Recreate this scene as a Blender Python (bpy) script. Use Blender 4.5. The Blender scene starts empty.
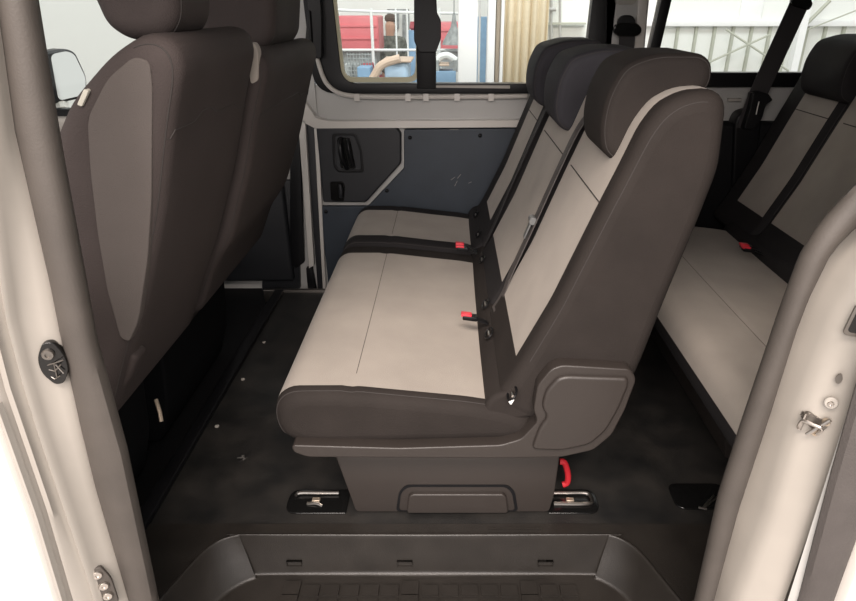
import bpy, bmesh, math, random
from mathutils import Vector, Matrix
random.seed(4)
S = bpy.context.scene
COL = S.collection
# ------------------------------------------------------------------ camera
FP = 620.0; PITCH = math.atan(295/FP); CP, SP = math.cos(PITCH), math.sin(PITCH); CH = 1.25
cd = bpy.data.cameras.new('camera'); cam = bpy.data.objects.new('camera', cd); COL.objects.link(cam)
cam.location = (0, 0, CH); cam.rotation_euler = (math.pi/2 - PITCH, 0, 0)
cd.sensor_fit = 'HORIZONTAL'; cd.sensor_width = 36; cd.lens = 36*FP/856
cd.shift_x = -22/856; cd.clip_start = .02; cd.clip_end = 100
S.camera = cam
# ------------------------------------------------------------------ light
S.view_settings.view_transform = 'Standard'; S.view_settings.look = 'None'
S.view_settings.gamma = 1; S.view_settings.use_curve_mapping = False
S.view_settings.exposure = 0.72
w = bpy.data.worlds.new('workshop_daylight'); S.world = w; w.use_nodes = True
bg = w.node_tree.nodes['Background']; bg.inputs[0].default_value = (1.0, .98, .965, 1); bg.inputs[1].default_value = .56
def area(name, loc, target, size, power, col):
    l = bpy.data.lights.new(name, 'AREA'); l.energy = power; l.size = size[0]; l.shape = 'RECTANGLE'; l.size_y = size[1]; l.color = col
    o = bpy.data.objects.new(name, l); COL.objects.link(o); o.location = loc
    o.rotation_euler = (Vector(target)-Vector(loc)).to_track_quat('-Z', 'Y').to_euler()
    return o
area('workshop_ceiling_lamp', (-.4, -2.7, 2.35), (0, 1.9, .5), (3.0, 1.3), 120, (1, .90, .85))
area('workshop_ceiling_lamp', (-.3, -1.5, 3.9), (0, 1.6, .3), (3.2, 1.0), 150, (1, .87, .78))
area('far_view_fill', (.8, 3.9, 4.3), (1.0, 7.5, .6), (4, 1.2), 150, (.97, .99, 1))  # added fill, no real lamp; brightens the view beyond the far windows

# ------------------------------------------------------------------ helpers
def at(u, v, ax, val):
    """real point where the sight line of a photo pixel meets the plane ax=val"""
    r = (u-450)/FP; dn = (v-300)/FP; d = (r, CP-dn*SP, -SP-dn*CP); o = (0, 0, CH)
    i = 'xyz'.index(ax); t = (val-o[i])/d[i]
    return Vector([o[k]+t*d[k] for k in range(3)])
def XZ(pts, y): return [(p.x, p.z) for p in (at(u, v, 'y', y) for u, v in pts)]

MATS = {}
def mat(name, col, rough=.6, metal=0, bump=0, bscale=200, var=0, vscale=6, spec=.5, coat=0, emit=None, alpha=None, trans=0, sheen=0):
    m = bpy.data.materials.new(name); m.use_nodes = True; nt = m.node_tree; b = nt.nodes['Principled BSDF']
    b.inputs['Base Color'].default_value = (*col, 1); b.inputs['Roughness'].default_value = rough
    b.inputs['Metallic'].default_value = metal; b.inputs['Specular IOR Level'].default_value = spec
    b.inputs['Coat Weight'].default_value = coat; b.inputs['Transmission Weight'].default_value = trans
    b.inputs['Sheen Weight'].default_value = sheen
    tc = nt.nodes.new('ShaderNodeTexCoord')
    if var:
        n = nt.nodes.new('ShaderNodeTexNoise'); n.inputs['Scale'].default_value = vscale; n.inputs['Detail'].default_value = 5
        nt.links.new(tc.outputs['Object'], n.inputs['Vector'])
        r = nt.nodes.new('ShaderNodeMapRange'); r.inputs['To Min'].default_value = 1-var; r.inputs['To Max'].default_value = 1+var
        r.inputs['From Min'].default_value = .3; r.inputs['From Max'].default_value = .7
        nt.links.new(n.outputs['Fac'], r.inputs['Value'])
        mx = nt.nodes.new('ShaderNodeVectorMath'); mx.operation = 'SCALE'; mx.inputs[0].default_value = col
        nt.links.new(r.outputs['Result'], mx.inputs['Scale']); nt.links.new(mx.outputs[0], b.inputs['Base Color'])
    if bump:
        n2 = nt.nodes.new('ShaderNodeTexNoise'); n2.inputs['Scale'].default_value = bscale; n2.inputs['Detail'].default_value = 3
        nt.links.new(tc.outputs['Object'], n2.inputs['Vector'])
        bp = nt.nodes.new('ShaderNodeBump'); bp.inputs['Strength'].default_value = bump; bp.inputs['Distance'].default_value = .002
        nt.links.new(n2.outputs['Fac'], bp.inputs['Height']); nt.links.new(bp.outputs['Normal'], b.inputs['Normal'])
    MATS[name] = m; return m
M = MATS
mat('light_fabric', (.385, .345, .305), .85, bump=.5, bscale=420, var=.07, vscale=7, spec=.2, sheen=.1)
mat('grey_fabric', (.235, .22, .215), .85, bump=.5, bscale=420, var=.06, vscale=9, spec=.2)
mat('dark_fabric', (.024, .0195, .0175), .8, bump=.6, bscale=420, var=.12, vscale=9, spec=.22)
mat('charcoal_fabric', (.030, .029, .034), .8, bump=.6, bscale=420, var=.08, vscale=9, spec=.25)
mat('black_fabric', (.022, .020, .021), .8, bump=.6, bscale=420, var=.1, vscale=9, spec=.25)
mat('brown_fabric', (.050, .040, .038), .8, bump=.6, bscale=420, var=.10, vscale=5, spec=.25)
mat('brown_side_fabric', (.095, .082, .076), .8, bump=.6, bscale=420, var=.07, vscale=5, spec=.25)
mat('stitch', (.035, .030, .028), .8)
mat('grey_plastic', (.034, .028, .025), .38, bump=.2, bscale=600, var=.05, spec=.5)
mat('black_plastic', (.006, .006, .007), .42, spec=.3)
mat('gloss_black', (.006, .006, .006), .15, spec=.6)
mat('matt_black', (.007, .007, .008), .8, spec=.2)
mat('panel_blue', (.028, .037, .050), .5, bump=.3, bscale=300, var=.12, vscale=8)
mat('handle_panel', (.014, .015, .018), .5, bump=.3, bscale=500, var=.05)
mat('sill_plastic', (.021, .018, .0155), .36, bump=.35, bscale=500, var=.16, vscale=14)
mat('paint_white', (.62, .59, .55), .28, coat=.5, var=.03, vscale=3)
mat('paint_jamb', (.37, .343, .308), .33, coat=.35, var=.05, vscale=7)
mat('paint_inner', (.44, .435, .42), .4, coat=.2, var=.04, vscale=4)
mat('paint_dull', (.40, .375, .34), .5, var=.06, vscale=8)
mat('seal_rubber', (.066, .057, .050), .6, bump=.2, bscale=350, var=.10, vscale=14)
mat('seal_dark', (.075, .066, .062), .6, bump=.5, bscale=350, var=.1, vscale=14)
mat('headliner', (.35, .34, .32), .9)
mat('metal', (.62, .58, .54), .28, metal=1)
mat('metal_dark', (.25, .23, .21), .4, metal=1)
mat('brass_metal', (.50, .42, .33), .35, metal=.7)
mat('red_plastic', (.72, .035, .06), .35)
mat('red_strap', (.50, .015, .025), .55)
mat('belt_web', (.028, .025, .026), .7, bump=.6, bscale=700)
mat('belt_grey', (.085, .075, .072), .6, bump=.6, bscale=700)
mat('buckle_grey', (.16, .165, .165), .4)
mat('tag_cream', (.55, .53, .46), .6)
mat('cream_rim', (.55, .52, .36), .5)
mat('mirror_glass', (.85, .86, .84), .04, metal=1)
mat('concrete', (.42, .40, .38), .75, var=.12, vscale=2)
mat('wall_white', (.84, .85, .82), .7, var=.02, vscale=.8)
mat('wall_rib', (.46, .47, .40), .7)
mat('column_white', (.88, .88, .88), .5)
mat('rail_white', (.80, .83, .83), .4)
mat('truck_red', (.72, .20, .22), .4, var=.08, vscale=3)
mat('curtain_cream', (.74, .64, .47), .85, var=.05, vscale=4)
mat('taupe', (.40, .34, .27), .7)
mat('grille_grey', (.30, .32, .32), .6, var=.3, vscale=20)
mat('steel_blue', (.20, .34, .50), .5, var=.1, vscale=5)
mat('pale_blue', (.42, .58, .75), .5, var=.1, vscale=5)
mat('hose_beige', (.58, .45, .35), .6, var=.1)
mat('skin', (.50, .31, .22), .6)
mat('hair', (.10, .07, .055), .8)
mat('camo', (.13, .14, .12), .85, var=.6, vscale=22)
mat('cloth_blue', (.16, .33, .45), .8, var=.2, vscale=10)
mat('cloth_red', (.45, .10, .12), .8, var=.2, vscale=10)
mat('white_paper', (.8, .8, .78), .6)
# glass: clear, a real thin pane
g = bpy.data.materials.new('glass'); g.use_nodes = True; nt = g.node_tree; nt.nodes.remove(nt.nodes['Principled BSDF'])
tr = nt.nodes.new('ShaderNodeBsdfTransparent'); tr.inputs[0].default_value = (.93, .95, .94, 1)
gl = nt.nodes.new('ShaderNodeBsdfGlossy'); gl.inputs['Roughness'].default_value = .03; mxs = nt.nodes.new('ShaderNodeMixShader')
fr = nt.nodes.new('ShaderNodeFresnel'); fr.inputs['IOR'].default_value = 1.3
nt.links.new(fr.outputs[0], mxs.inputs[0]); nt.links.new(tr.outputs[0], mxs.inputs[1]); nt.links.new(gl.outputs[0], mxs.inputs[2])
nt.links.new(mxs.outputs[0], nt.nodes['Material Output'].inputs[0]); M['glass'] = g
# floor vinyl, worn and with a chalky scuff
f = mat('floor_vinyl', (.022, .022, .022), .42, bump=.5, bscale=350, spec=.45)
nt = f.node_tree; b = nt.nodes['Principled BSDF']; tc = nt.nodes.new('ShaderNodeTexCoord')
n1 = nt.nodes.new('ShaderNodeTexNoise'); n1.inputs['Scale'].default_value = 9; n1.inputs['Detail'].default_value = 8; nt.links.new(tc.outputs['Object'], n1.inputs['Vector'])
cr = nt.nodes.new('ShaderNodeValToRGB'); cr.color_ramp.elements[0].position = .35; cr.color_ramp.elements[0].color = (.012, .012, .012, 1)
cr.color_ramp.elements[1].position = .75; cr.color_ramp.elements[1].color = (.034, .031, .028, 1); nt.links.new(n1.outputs['Fac'], cr.inputs[0])
sc = at(243, 457, 'z', 0)
vd = nt.nodes.new('ShaderNodeVectorMath'); vd.operation = 'DISTANCE'; vd.inputs[1].default_value = (sc.x, sc.y, 0); nt.links.new(tc.outputs['Object'], vd.inputs[0])
n3 = nt.nodes.new('ShaderNodeTexNoise'); n3.inputs['Scale'].default_value = 90; n3.inputs['Detail'].default_value = 4; nt.links.new(tc.outputs['Object'], n3.inputs['Vector'])
mr = nt.nodes.new('ShaderNodeMapRange'); mr.inputs['From Min'].default_value = 0; mr.inputs['From Max'].default_value = .035; mr.inputs['To Min'].default_value = .16; mr.inputs['To Max'].default_value = -.25; nt.links.new(vd.outputs['Value'], mr.inputs['Value'])
ad = nt.nodes.new('ShaderNodeMath'); ad.operation = 'ADD'; nt.links.new(mr.outputs[0], ad.inputs[0]); nt.links.new(n3.outputs['Fac'], ad.inputs[1])
gt = nt.nodes.new('ShaderNodeMapRange'); gt.inputs['From Min'].default_value = .57; gt.inputs['From Max'].default_value = .64; gt.inputs['To Max'].default_value = .45; nt.links.new(ad.outputs[0], gt.inputs['Value'])
mc = nt.nodes.new('ShaderNodeMix'); mc.data_type = 'RGBA'; nt.links.new(gt.outputs[0], mc.inputs[0]); nt.links.new(cr.outputs[0], mc.inputs[6]); mc.inputs[7].default_value = (.3, .29, .27, 1)
nt.links.new(mc.outputs[2], b.inputs['Base Color'])

ORG = {}
def thing(name, label, cat, loc=(0, 0, 0), group=None):
    o = bpy.data.objects.new(name, None); o.empty_display_size = .05; COL.objects.link(o); o.location = loc
    o['label'] = label; o['category'] = cat
    if group: o['group'] = group
    ORG[o.name] = Vector(loc); return o
def link(name, verts, faces, m, parent=None, loc=None, smooth=True, kind=None, label=None, cat=None, group=None, bevel=0, angle=35):
    org = ORG[parent.name] if parent else Vector(loc or (0, 0, 0))
    me = bpy.data.meshes.new(name); me.from_pydata([Vector(v)-org for v in verts], [], faces)
    bm = bmesh.new(); bm.from_mesh(me); bmesh.ops.remove_doubles(bm, verts=bm.verts, dist=1e-6)
    bmesh.ops.recalc_face_normals(bm, faces=bm.faces)
    if bevel:
        es = [e for e in bm.edges if len(e.link_faces) == 2 and e.calc_face_angle(0) > math.radians(30)]
        bmesh.ops.bevel(bm, geom=es, offset=bevel, segments=3, profile=.5, affect='EDGES', clamp_overlap=True)
    big = [f_ for f_ in bm.faces if len(f_.verts) > 12]
    for f_ in bm.faces: f_.smooth = smooth and len(f_.verts) < 30
    if big: bmesh.ops.triangulate(bm, faces=big, ngon_method='EAR_CLIP')
    if smooth:
        for e in bm.edges:
            if len(e.link_faces) == 2 and e.calc_face_angle(0) > math.radians(angle): e.smooth = False
    bm.to_mesh(me); bm.free()
    me.materials.append(M[m])
    o = bpy.data.objects.new(name, me); COL.objects.link(o)
    if parent: o.parent = parent; ORG[o.name] = org
    else: o.location = org; ORG[o.name] = org
    if kind: o['kind'] = kind
    if label: o['label'] = label
    if cat: o['category'] = cat
    if group: o['group'] = group
    return o
class MB:
    def __init__(s): s.v = []; s.f = []
    def add(s, v, f): n = len(s.v); s.v += [Vector(a) for a in v]; s.f += [[i+n for i in q] for q in f]; return s
    def box(s, a, b):
        x0, y0, z0 = a; x1, y1, z1 = b
        return s.add([(x0,y0,z0),(x1,y0,z0),(x1,y1,z0),(x0,y1,z0),(x0,y0,z1),(x1,y0,z1),(x1,y1,z1),(x0,y1,z1)],
                     [(0,3,2,1),(4,5,6,7),(0,1,5,4),(1,2,6,5),(2,3,7,6),(3,0,4,7)])
    def prism(s, pts, y0, y1, ins=0):
        n = len(pts); c = Vector((sum(p[0] for p in pts)/n, 0, sum(p[1] for p in pts)/n))
        v = [(p[0], y0, p[1]) for p in pts]+[(p[0], y1, p[1]) for p in pts]
        return s.add(v, [list(range(n)), list(range(2*n-1, n-1, -1))]+[(i, i+n, (i+1) % n+n, (i+1) % n) for i in range(n)])
    def prismz(s, pts, z0, z1):
        n = len(pts); v = [(p[0], p[1], z0) for p in pts]+[(p[0], p[1], z1) for p in pts]
        return s.add(v, [list(range(n)), list(range(2*n-1, n-1, -1))]+[(i, i+n, (i+1) % n+n, (i+1) % n) for i in range(n)])
    def tube(s, pts, r, n=10, cap=True, flat=1.0):
        pts = [Vector(p) for p in pts]; rs = r if isinstance(r, (list, tuple)) else [r]*len(pts); v = []; up = None
        for i, p in enumerate(pts):
            d = (pts[min(i+1, len(pts)-1)]-pts[max(i-1, 0)]).normalized()
            if up is None: up = Vector((0, 0, 1)) if abs(d.z) < .9 else Vector((1, 0, 0))
            a = d.cross(up).normalized(); u2 = a.cross(d).normalized(); up = u2
            v += [p+(a*math.cos(t)+u2*math.sin(t)*flat)*rs[i] for t in (2*math.pi*k/n for k in range(n))]
        fs = [(i*n+k, i*n+(k+1) % n, (i+1)*n+(k+1) % n, (i+1)*n+k) for i in range(len(pts)-1) for k in range(n)]
        if cap: fs += [list(range(n))[::-1], [len(pts)*n-n+k for k in range(n)]]
        return s.add(v, fs)
    def lathe(s, prof, c, axis, n=24):
        axis = Vector(axis).normalized(); a = axis.orthogonal().normalized(); b_ = axis.cross(a); c = Vector(c); v = []
        for r, h in prof: v += [c+axis*h+(a*math.cos(t)+b_*math.sin(t))*max(r, 1e-4) for t in (2*math.pi*k/n for k in range(n))]
        m_ = len(prof); fs = [(i*n+k, i*n+(k+1) % n, (i+1)*n+(k+1) % n, (i+1)*n+k) for i in range(m_-1) for k in range(n)]
        fs += [list(range(n))[::-1], [m_*n-n+k for k in range(n)]]
        return s.add(v, fs)
    def ribbon(s, pts, wdir, w_, th):
        """strap: pts along, wdir width direction, th thickness"""
        pts = [Vector(p) for p in pts]; v = []
        for i, p in enumerate(pts):
            d = (pts[min(i+1, len(pts)-1)]-pts[max(i-1, 0)]).normalized(); wd = Vector(wdir); wd = (wd-d*wd.dot(d)).normalized(); nn = d.cross(wd)
            v += [p-wd*w_/2-nn*th/2, p+wd*w_/2-nn*th/2, p+wd*w_/2+nn*th/2, p-wd*w_/2+nn*th/2]
        n = len(pts); fs = [(i*4+k, i*4+(k+1) % 4, i*4+4+(k+1) % 4, i*4+4+k) for i in range(n-1) for k in range(4)]+[(0, 1, 2, 3), (n*4-1, n*4-2, n*4-3, n*4-4)]
        return s.add(v, fs)
    def go(s, name, m, parent=None, **k): return link(name, s.v, s.f, m, parent, **k)
def smooth_path(pts, n=8, closed=False):
    P = [Vector(p) for p in pts]; out = []; N = len(P)
    for i in range(N if closed else N-1):
        g_ = (lambda j: P[j % N]) if closed else (lambda j: P[max(0, min(N-1, j))])
        a, b_, c, d = g_(i-1), g_(i), g_(i+1), g_(i+2)
        for k in range(n):
            t = k/n; out.append(.5*((2*b_)+(c-a)*t+(2*a-5*b_+4*c-d)*t*t+(3*b_-a-3*c+d)*t**3))
    if not closed: out.append(P[-1])
    return out
def roundpoly(pts, r, seg=5):
    P = [Vector((p[0], p[1])) for p in pts]; n = len(P); out = []; R = r if isinstance(r, (list, tuple)) else [r]*n
    for i in range(n):
        a, b_, c = P[i-1], P[i], P[(i+1) % n]; d1 = (a-b_); d2 = (c-b_); k = min(R[i], d1.length*.48, d2.length*.48)
        p0 = b_+d1.normalized()*k; p2 = b_+d2.normalized()*k
        for j in range(seg+1):
            t = j/seg; out.append(tuple(p0*(1-t)**2+b_*2*t*(1-t)+p2*t*t))
    return out
def resample(poly, n):
    P = [Vector(p) for p in poly]; P.append(P[0]); L = [0]
    for i in range(1, len(P)): L.append(L[-1]+(P[i]-P[i-1]).length)
    out = []; j = 0
    for k in range(n):
        s_ = L[-1]*k/n
        while L[j+1] < s_: j += 1
        t = (s_-L[j])/max(1e-9, L[j+1]-L[j]); out.append(P[j].lerp(P[j+1], t))
    return out
def offset(prof, d):
    """inset the outline by d in small smoothed steps, so corners never fold over"""
    P = list(prof); n = len(P)
    if d <= 1e-6: return P
    ar = sum(P[i].x*P[(i+1) % n].y-P[(i+1) % n].x*P[i].y for i in range(n)); sg = 1 if ar > 0 else -1
    st = max(1, math.ceil(d/.0025))
    for _ in range(st):
        Q = []
        for i in range(n):
            t = (P[(i+1) % n]-P[i-1]); t = t.normalized() if t.length > 1e-9 else Vector((1, 0)); Q.append(P[i]+Vector((-t.y, t.x))*sg*d/st)
        P = [Q[i]*.5+(Q[i-1]+Q[(i+1) % n])*.25 for i in range(n)]
    return P
def run(row, cond):
    """the longest unbroken stretch of a closed row that meets cond"""
    n = len(row); best = []; cur = []
    for k in range(2*n):
        p = row[k % n]
        if cond(p) and len(cur) < n: cur.append(p)
        else: cur = []
        if len(cur) > len(best): best = list(cur)
    return best
class Pad:
    """upholstered block: a side profile (x,z) swept across y with rounded ends; faces are shared out to parts by key()"""
    def __init__(s, prof, y0, y1, r=.04, n=72, mids=10, sag=None, rounded=.03, dx=0):
        s.prof = resample(roundpoly([(a+dx, b_) for a, b_ in prof], rounded), n); s.n = n; st = []
        c = sum(s.prof, Vector((0, 0)))/n
        rs = 6
        
        for i in range(rs+1):
            a = math.pi/2*i/rs; st.append((y0+r*(1-math.sin(a)) if False else y0+r*(1-math.cos(a)), offset(s.prof, r*(1-math.sin(a)))))
        for i in range(1, mids): st.append((y0+r+(y1-y0-2*r)*i/mids, list(s.prof)))
        for i in range(rs, -1, -1):
            a = math.pi/2*i/rs; st.append((y1-r*(1-math.cos(a)), offset(s.prof, r*(1-math.sin(a)))))
        s.g = []
        for (y, pr) in st:
            row = []
            for q in pr:
                p = Vector((q.x, y, q.y))
                if sag: p = sag(p)
                row.append(p)
            s.g.append(row)
        s.y0, s.y1 = y0, y1
    def split(s, key):
        d = {}
        for j in range(len(s.g)-1):
            for k in range(s.n):
                k2 = (k+1) % s.n; q = [s.g[j][k], s.g[j][k2], s.g[j+1][k2], s.g[j+1][k]]
                c = sum(q, Vector())/4; nm = (q[1]-q[0]).cross(q[3]-q[0])
                cap = abs(nm.y) > .75*nm.length if nm.length > 1e-12 else True
                kk = key(c, cap)
                if kk: d.setdefault(kk, MB()).add(q, [(0, 1, 2, 3)])
        for row in (s.g[0], s.g[-1]):
            d.setdefault(key(sum(row, Vector())/s.n, True), MB()).add(row, [list(range(s.n))])
        return d
    def surf(s, j, k0, k1, off=.0): return [s.g[j][k % s.n] for k in range(k0, k1+1)]
def struct(name, mb, m, parent=None, **k): return mb.go(name, m, parent, kind=None if parent else 'structure', **k)

# ================================================================== SETTING
# ground of the workshop
struct('ground', MB().box((-8, -4, -.72), (9, 12, -.62)), 'concrete')
# van floor
mb = MB()
mb.box((-.80, 1.226, -.03), (2.3, 2.72, 0))
struct('floor', mb, 'floor_vinyl')
struct('floor_cab', MB().box((-2.4, .80, -.12), (-.83, 2.9, -.06)), 'matt_black')
struct('trim_rail', MB().box((-.845, 1.20, -.06), (-.80, 2.72, .016)), 'black_plastic', bevel=.006)
struct('trim_threshold', MB().box((-.90, 2.715, -.05), (-.50, 2.74, .012)), 'metal_dark', bevel=.004)
struct('floor_step_far', MB().box((-.95, 2.72, -.18), (2.3, 2.9, -.14)), 'matt_black')
# sill plate with the step well
rimc = [(-.735, .86), (-.674, 1.0), (-.640, 1.095), (-.622, 1.140), (-.603, 1.168), (-.58, 1.185), (-.55, 1.194), (-.50, 1.196),
        (.37, 1.196), (.415, 1.193), (.44, 1.183), (.462, 1.163), (.482, 1.13), (.505, 1.07), (.532, 1.0), (.594, .86)]
lowc = [(-.685, .86), (-.635, 1.0), (-.612, 1.058), (-.595, 1.090), (-.575, 1.118), (-.548, 1.142), (-.515, 1.160), (-.465, 1.173),
        (.335, 1.173), (.385, 1.160), (.415, 1.142), (.440, 1.118), (.458, 1.090), (.472, 1.055), (.49, 1.0), (.55, .86)]
rim = [Vector((p.x, p.y)) for p in smooth_path([(a, b_, 0) for a, b_ in rimc], 6)]
low = [Vector((p.x, p.y)) for p in smooth_path([(a, b_, 0) for a, b_ in lowc], 6)]
outr = []
for p in rim:
    t_ = max(0, min(1, (p.y-1.09)/.06)); yy = p.y*(1-t_)+1.236*t_
    if p.x < 0: q = Vector((-.87 if p.x < -.60 else p.x-(max(0, -.52-p.x)/.08)*.27, yy))
    else: q = Vector((.80 if p.x > .455 else p.x+(max(0, p.x-.385)/.07)*.345, yy))
    outr.append(q)
cen = Vector((-.07, .95))
layers = [[(q.x, q.y, 0.003) for q in outr]]
def mixl(t, z, dd=0): return [((1-t)*a.x+t*b_.x, (1-t)*a.y+t*b_.y, z) for a, b_ in zip(rim, low)]
def push(t, z, k):
    o_ = []
    for a, b_ in zip(rim, low):
        p = a.lerp(b_, t); d = (cen-p).normalized(); p = p+d*k; o_.append((p.x, p.y, z))
    return o_
layers = [push(0, .003, -.008)]+[push(0, .001+.006*math.sin(a*.3), -.0015-.0060*math.cos(a*.3)) for a in range(1, 10)]+[push(.04, -.008, .004), push(.5, -.05, .004), push(.93, -.094, .003)]+[push(1, -.096-.012*math.sin(a*.26), .002+.014*(1-math.cos(a*.26))) for a in range(1, 7)]
mb = MB(); n = len(rim); v = [p for l in layers for p in l]
fs = [(j*n+k, j*n+k+1, (j+1)*n+k+1, (j+1)*n+k) for j in range(len(layers)-1) for k in range(n-1)]
last = (len(layers)-1)*n
h = n//2
for k in range(h): fs.append((last+k, last+k+1, last+n-2-k, last+n-1-k)) if k < n-2-k else None
mb.add(v, fs)
mb.add(layers[0]+[(.80, .86, .003), (.80, 1.236, .003), (-.87, 1.236, .003), (-.87, .86, .003)], [list(range(n+4))])
# moulded tread lugs and clip marks belong to the same moulding
for i in range(15):
    u0 = 283+i*19.6; big = i in (0, 6, 12)
    a = at(u0, 598, 'z', -.108); 
    wv = .046 if not big else .052
    for yy, hh in ((1.101, .030), (1.061, .03), (1.021, .03), (.981, .03)):
        x0 = -.428+i*.0508
        mb.box((x0, yy, -.11), (x0+.042, yy+hh+(.012 if big else 0), -.1015))
for u0 in (295, 405, 545):
    c = at(u0, 561, 'y', 1.183)
    for q in ((-.02, -.006, .02, -.0045), (-.02, .009, .02, .0105), (-.02, -.006, -.0185, .0105), (.0185, -.006, .02, .0105)):
        mb.box((c.x+q[0], 1.172, c.z+q[1]), (c.x+q[2], 1.19, c.z+q[3]))
for k in range(3): mb.box((.10-.0*k, 1.2-.0+.009*k, .003), (.24, 1.2+.009*k+.003, .006))
sp = struct('floor_step', mb, 'sill_plastic', angle=75)
# far body side
yW = 2.9
mb = MB()
mb.box((-2.6, yW, -.5), (-.735, yW+.05, .82)); mb.box((-.735, yW, -.2), (.90, yW+.05, .93)); mb.box((.90, yW, -.5), (2.4, yW+.05, .935))
mb.box((-2.6, yW, 1.50), (2.4, yW+.05, 1.8)); mb.box((2.15, yW, .9), (2.4, yW+.05, 1.5))
mb.prism([(-.735, .75), (-.60, .75), (-.60, 1.52), (-.70, 1.52)], yW-.01, yW+.05)
mb.box((-2.6, yW, .8), (-2.3, yW+.05, 1.5))
struct('wall_far', mb, 'paint_inner')
# window pillar between the two far windows, with shallow press marks
mb = MB(); pp = XZ([(604, 100), (607, -60), (655, -60), (640, 100)], yW-.03)
mb.prism(pp, yW-.03, yW+.04)
mb.prism(XZ([(592, 110), (598, -60), (604, -60), (598, 110)], yW-.02), yW-.02, yW+.03)
pil = struct('wall_pillar_far', mb, 'paint_inner', bevel=.006)
mb = MB(); mb.prism(roundpoly(XZ([(615, 4), (617, -40), (640, -40), (636, 4)], yW-.034), .02), yW-.036, yW-.03)
mb.go('press_mark', 'paint_dull', pil, bevel=.002)
mb = MB(); mb.prism(XZ([(632, 78), (643, -60), (652, -60), (641, 78)], yW-.045), yW-.05, yW-.03)
mb.go('white_edge', 'paint_white', pil, bevel=.003)
# body inner pressings: light ledge under the window
mb = MB(); mb.prism(roundpoly(XZ([(300, 94), (316, 118), (330, 121), (640, 119), (640, 126), (315, 128), (300, 120)], yW-.05), .01), yW-.05, yW+.01)
struct('trim_ledge', mb, 'paint_white', bevel=.004)
# vertical light edges of the far door post
for i, (pts, m_, yy) in enumerate([([(314, 128), (318, 128), (326, 292), (323, 292)], 'paint_white', yW-.035), ([(298, 120), (305, 120), (314, 265), (309, 268)], 'paint_white', yW-.05),
                             ([(305, 110), (314, 120), (324, 290), (318, 294)], 'handle_panel', yW-.02), ([(290, 100), (298, 100), (304, 262), (296, 268), (290, 262)], 'black_plastic', yW-.045),
                             ([(306, 268), (312, 268), (316, 292), (308, 292)], 'black_plastic', yW-.05)]):
    mb = MB(); mb.prism(XZ(pts, yy), yy, yy+.03); struct('trim_%d' % (i+1), mb, m_, bevel=.002)
# lower far wall, dark recesses beside the cab and behind the third row
struct('trim_6', MB().box((.80, yW-.10, -.02), (2.3, yW, .78)), 'matt_black', bevel=.02)
struct('trim_7', MB().prism(XZ([(262, 180), (297, 180), (300, 288), (262, 292)], yW-.03), yW-.03, yW), 'handle_panel', bevel=.003)

# windows of the far side -------------------------------------------------
def frame_ring(outer, inner, y0, y1):
    """ring between two same-count outlines"""
    mb = MB(); n = len(outer)
    v = [(p[0], y0, p[1]) for p in outer]+[(p[0], y0, p[1]) for p in inner]+[(p[0], y1, p[1]) for p in outer]+[(p[0], y1, p[1]) for p in inner]
    f_ = []
    for i in range(n):
        j = (i+1) % n
        f_ += [(i, j, n+j, n+i), (2*n+i, 3*n+i, 3*n+j, 2*n+j), (i, 2*n+i, 2*n+j, j), (n+i, n+j, 3*n+j, 3*n+i)]
    return mb.add(v, f_)
z1 = 1.50
o1 = roundpoly([(-.60, .898), (.69, .898), (.70, z1), (-.62, z1)], [.10, .04, .04, .08], 8)
i1 = roundpoly([(-.474, .940), (.585, .940), (.60, z1-.03), (-.497, z1-.03)], [.07, .02, .04, .06], 8)
win1 = struct('window_1', frame_ring(o1, i1, yW-.03, yW+.03), 'black_plastic', bevel=.003)
mb = MB(); mb.box((-.54, yW, .94), (.62, yW+.004, z1)); mb.go('pane', 'glass', win1)
x0, z0 = at(345, 84, 'y', yW-.02).x, .94
oc = roundpoly([(-.478, .945), (-.135, .945), (-.115, z1-.03), (-.50, z1-.03)], .05, 6); ic = roundpoly([(-.462, .965), (-.152, .965), (-.132, z1-.05), (-.482, z1-.05)], .04, 6)
frame_ring(oc, ic, yW-.022, yW-.004).go('inner_rim', 'cream_rim', win1)
mb = MB(); mb.prism(XZ([(415, 0-60), (436, -60), (436, 88), (417, 88)], yW-.03), yW-.04, yW-.005)
mb.prism(roundpoly(XZ([(414, -60), (434, -60), (437, 12), (441, 20), (441, 38), (436, 52), (419, 52), (414, 40)], yW-.05), .008), yW-.055, yW-.03)
mb.go('sliding_divider', 'black_plastic', win1, bevel=.004)
mb = MB(); mb.prism(XZ([(430, 85), (510, 85), (510, 88), (430, 87)], yW-.035), yW-.036, yW-.03); mb.go('light_strip', 'paint_dull', win1)
mb = MB()
mb.prism(roundpoly(XZ([(303, -60), (308, 10), (305, 50), (310, 57), (322, 58), (322, 20), (318, -60)], yW-.07), .012), yW-.08, yW-.03)
mb.tube([at(309, 10, 'y', yW-.085), at(312, 55, 'y', yW-.085)], .008)
mb.go('latch_cover', 'black_plastic', win1, bevel=.004)
# light sealing strip with tabs under the window
mb = MB(); pth = [at(u, v_, 'y', yW-.045) for u, v_ in [(316, 52), (320, 68), (326, 82), (336, 91), (350, 95), (380, 96.5), (430, 96.5), (500, 96), (527, 95.5)]]
mb.tube(smooth_path(pth, 5), .011, flat=.9, n=8)
for u in (357, 408, 426, 457, 491): 
    p = at(u, 96.5, 'y', yW-.05); mb.box((p.x-.012, p.y-.008, p.z-.016), (p.x+.012, p.y+.004, p.z+.014))
struct('trim_8', mb, 'paint_white')
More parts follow.
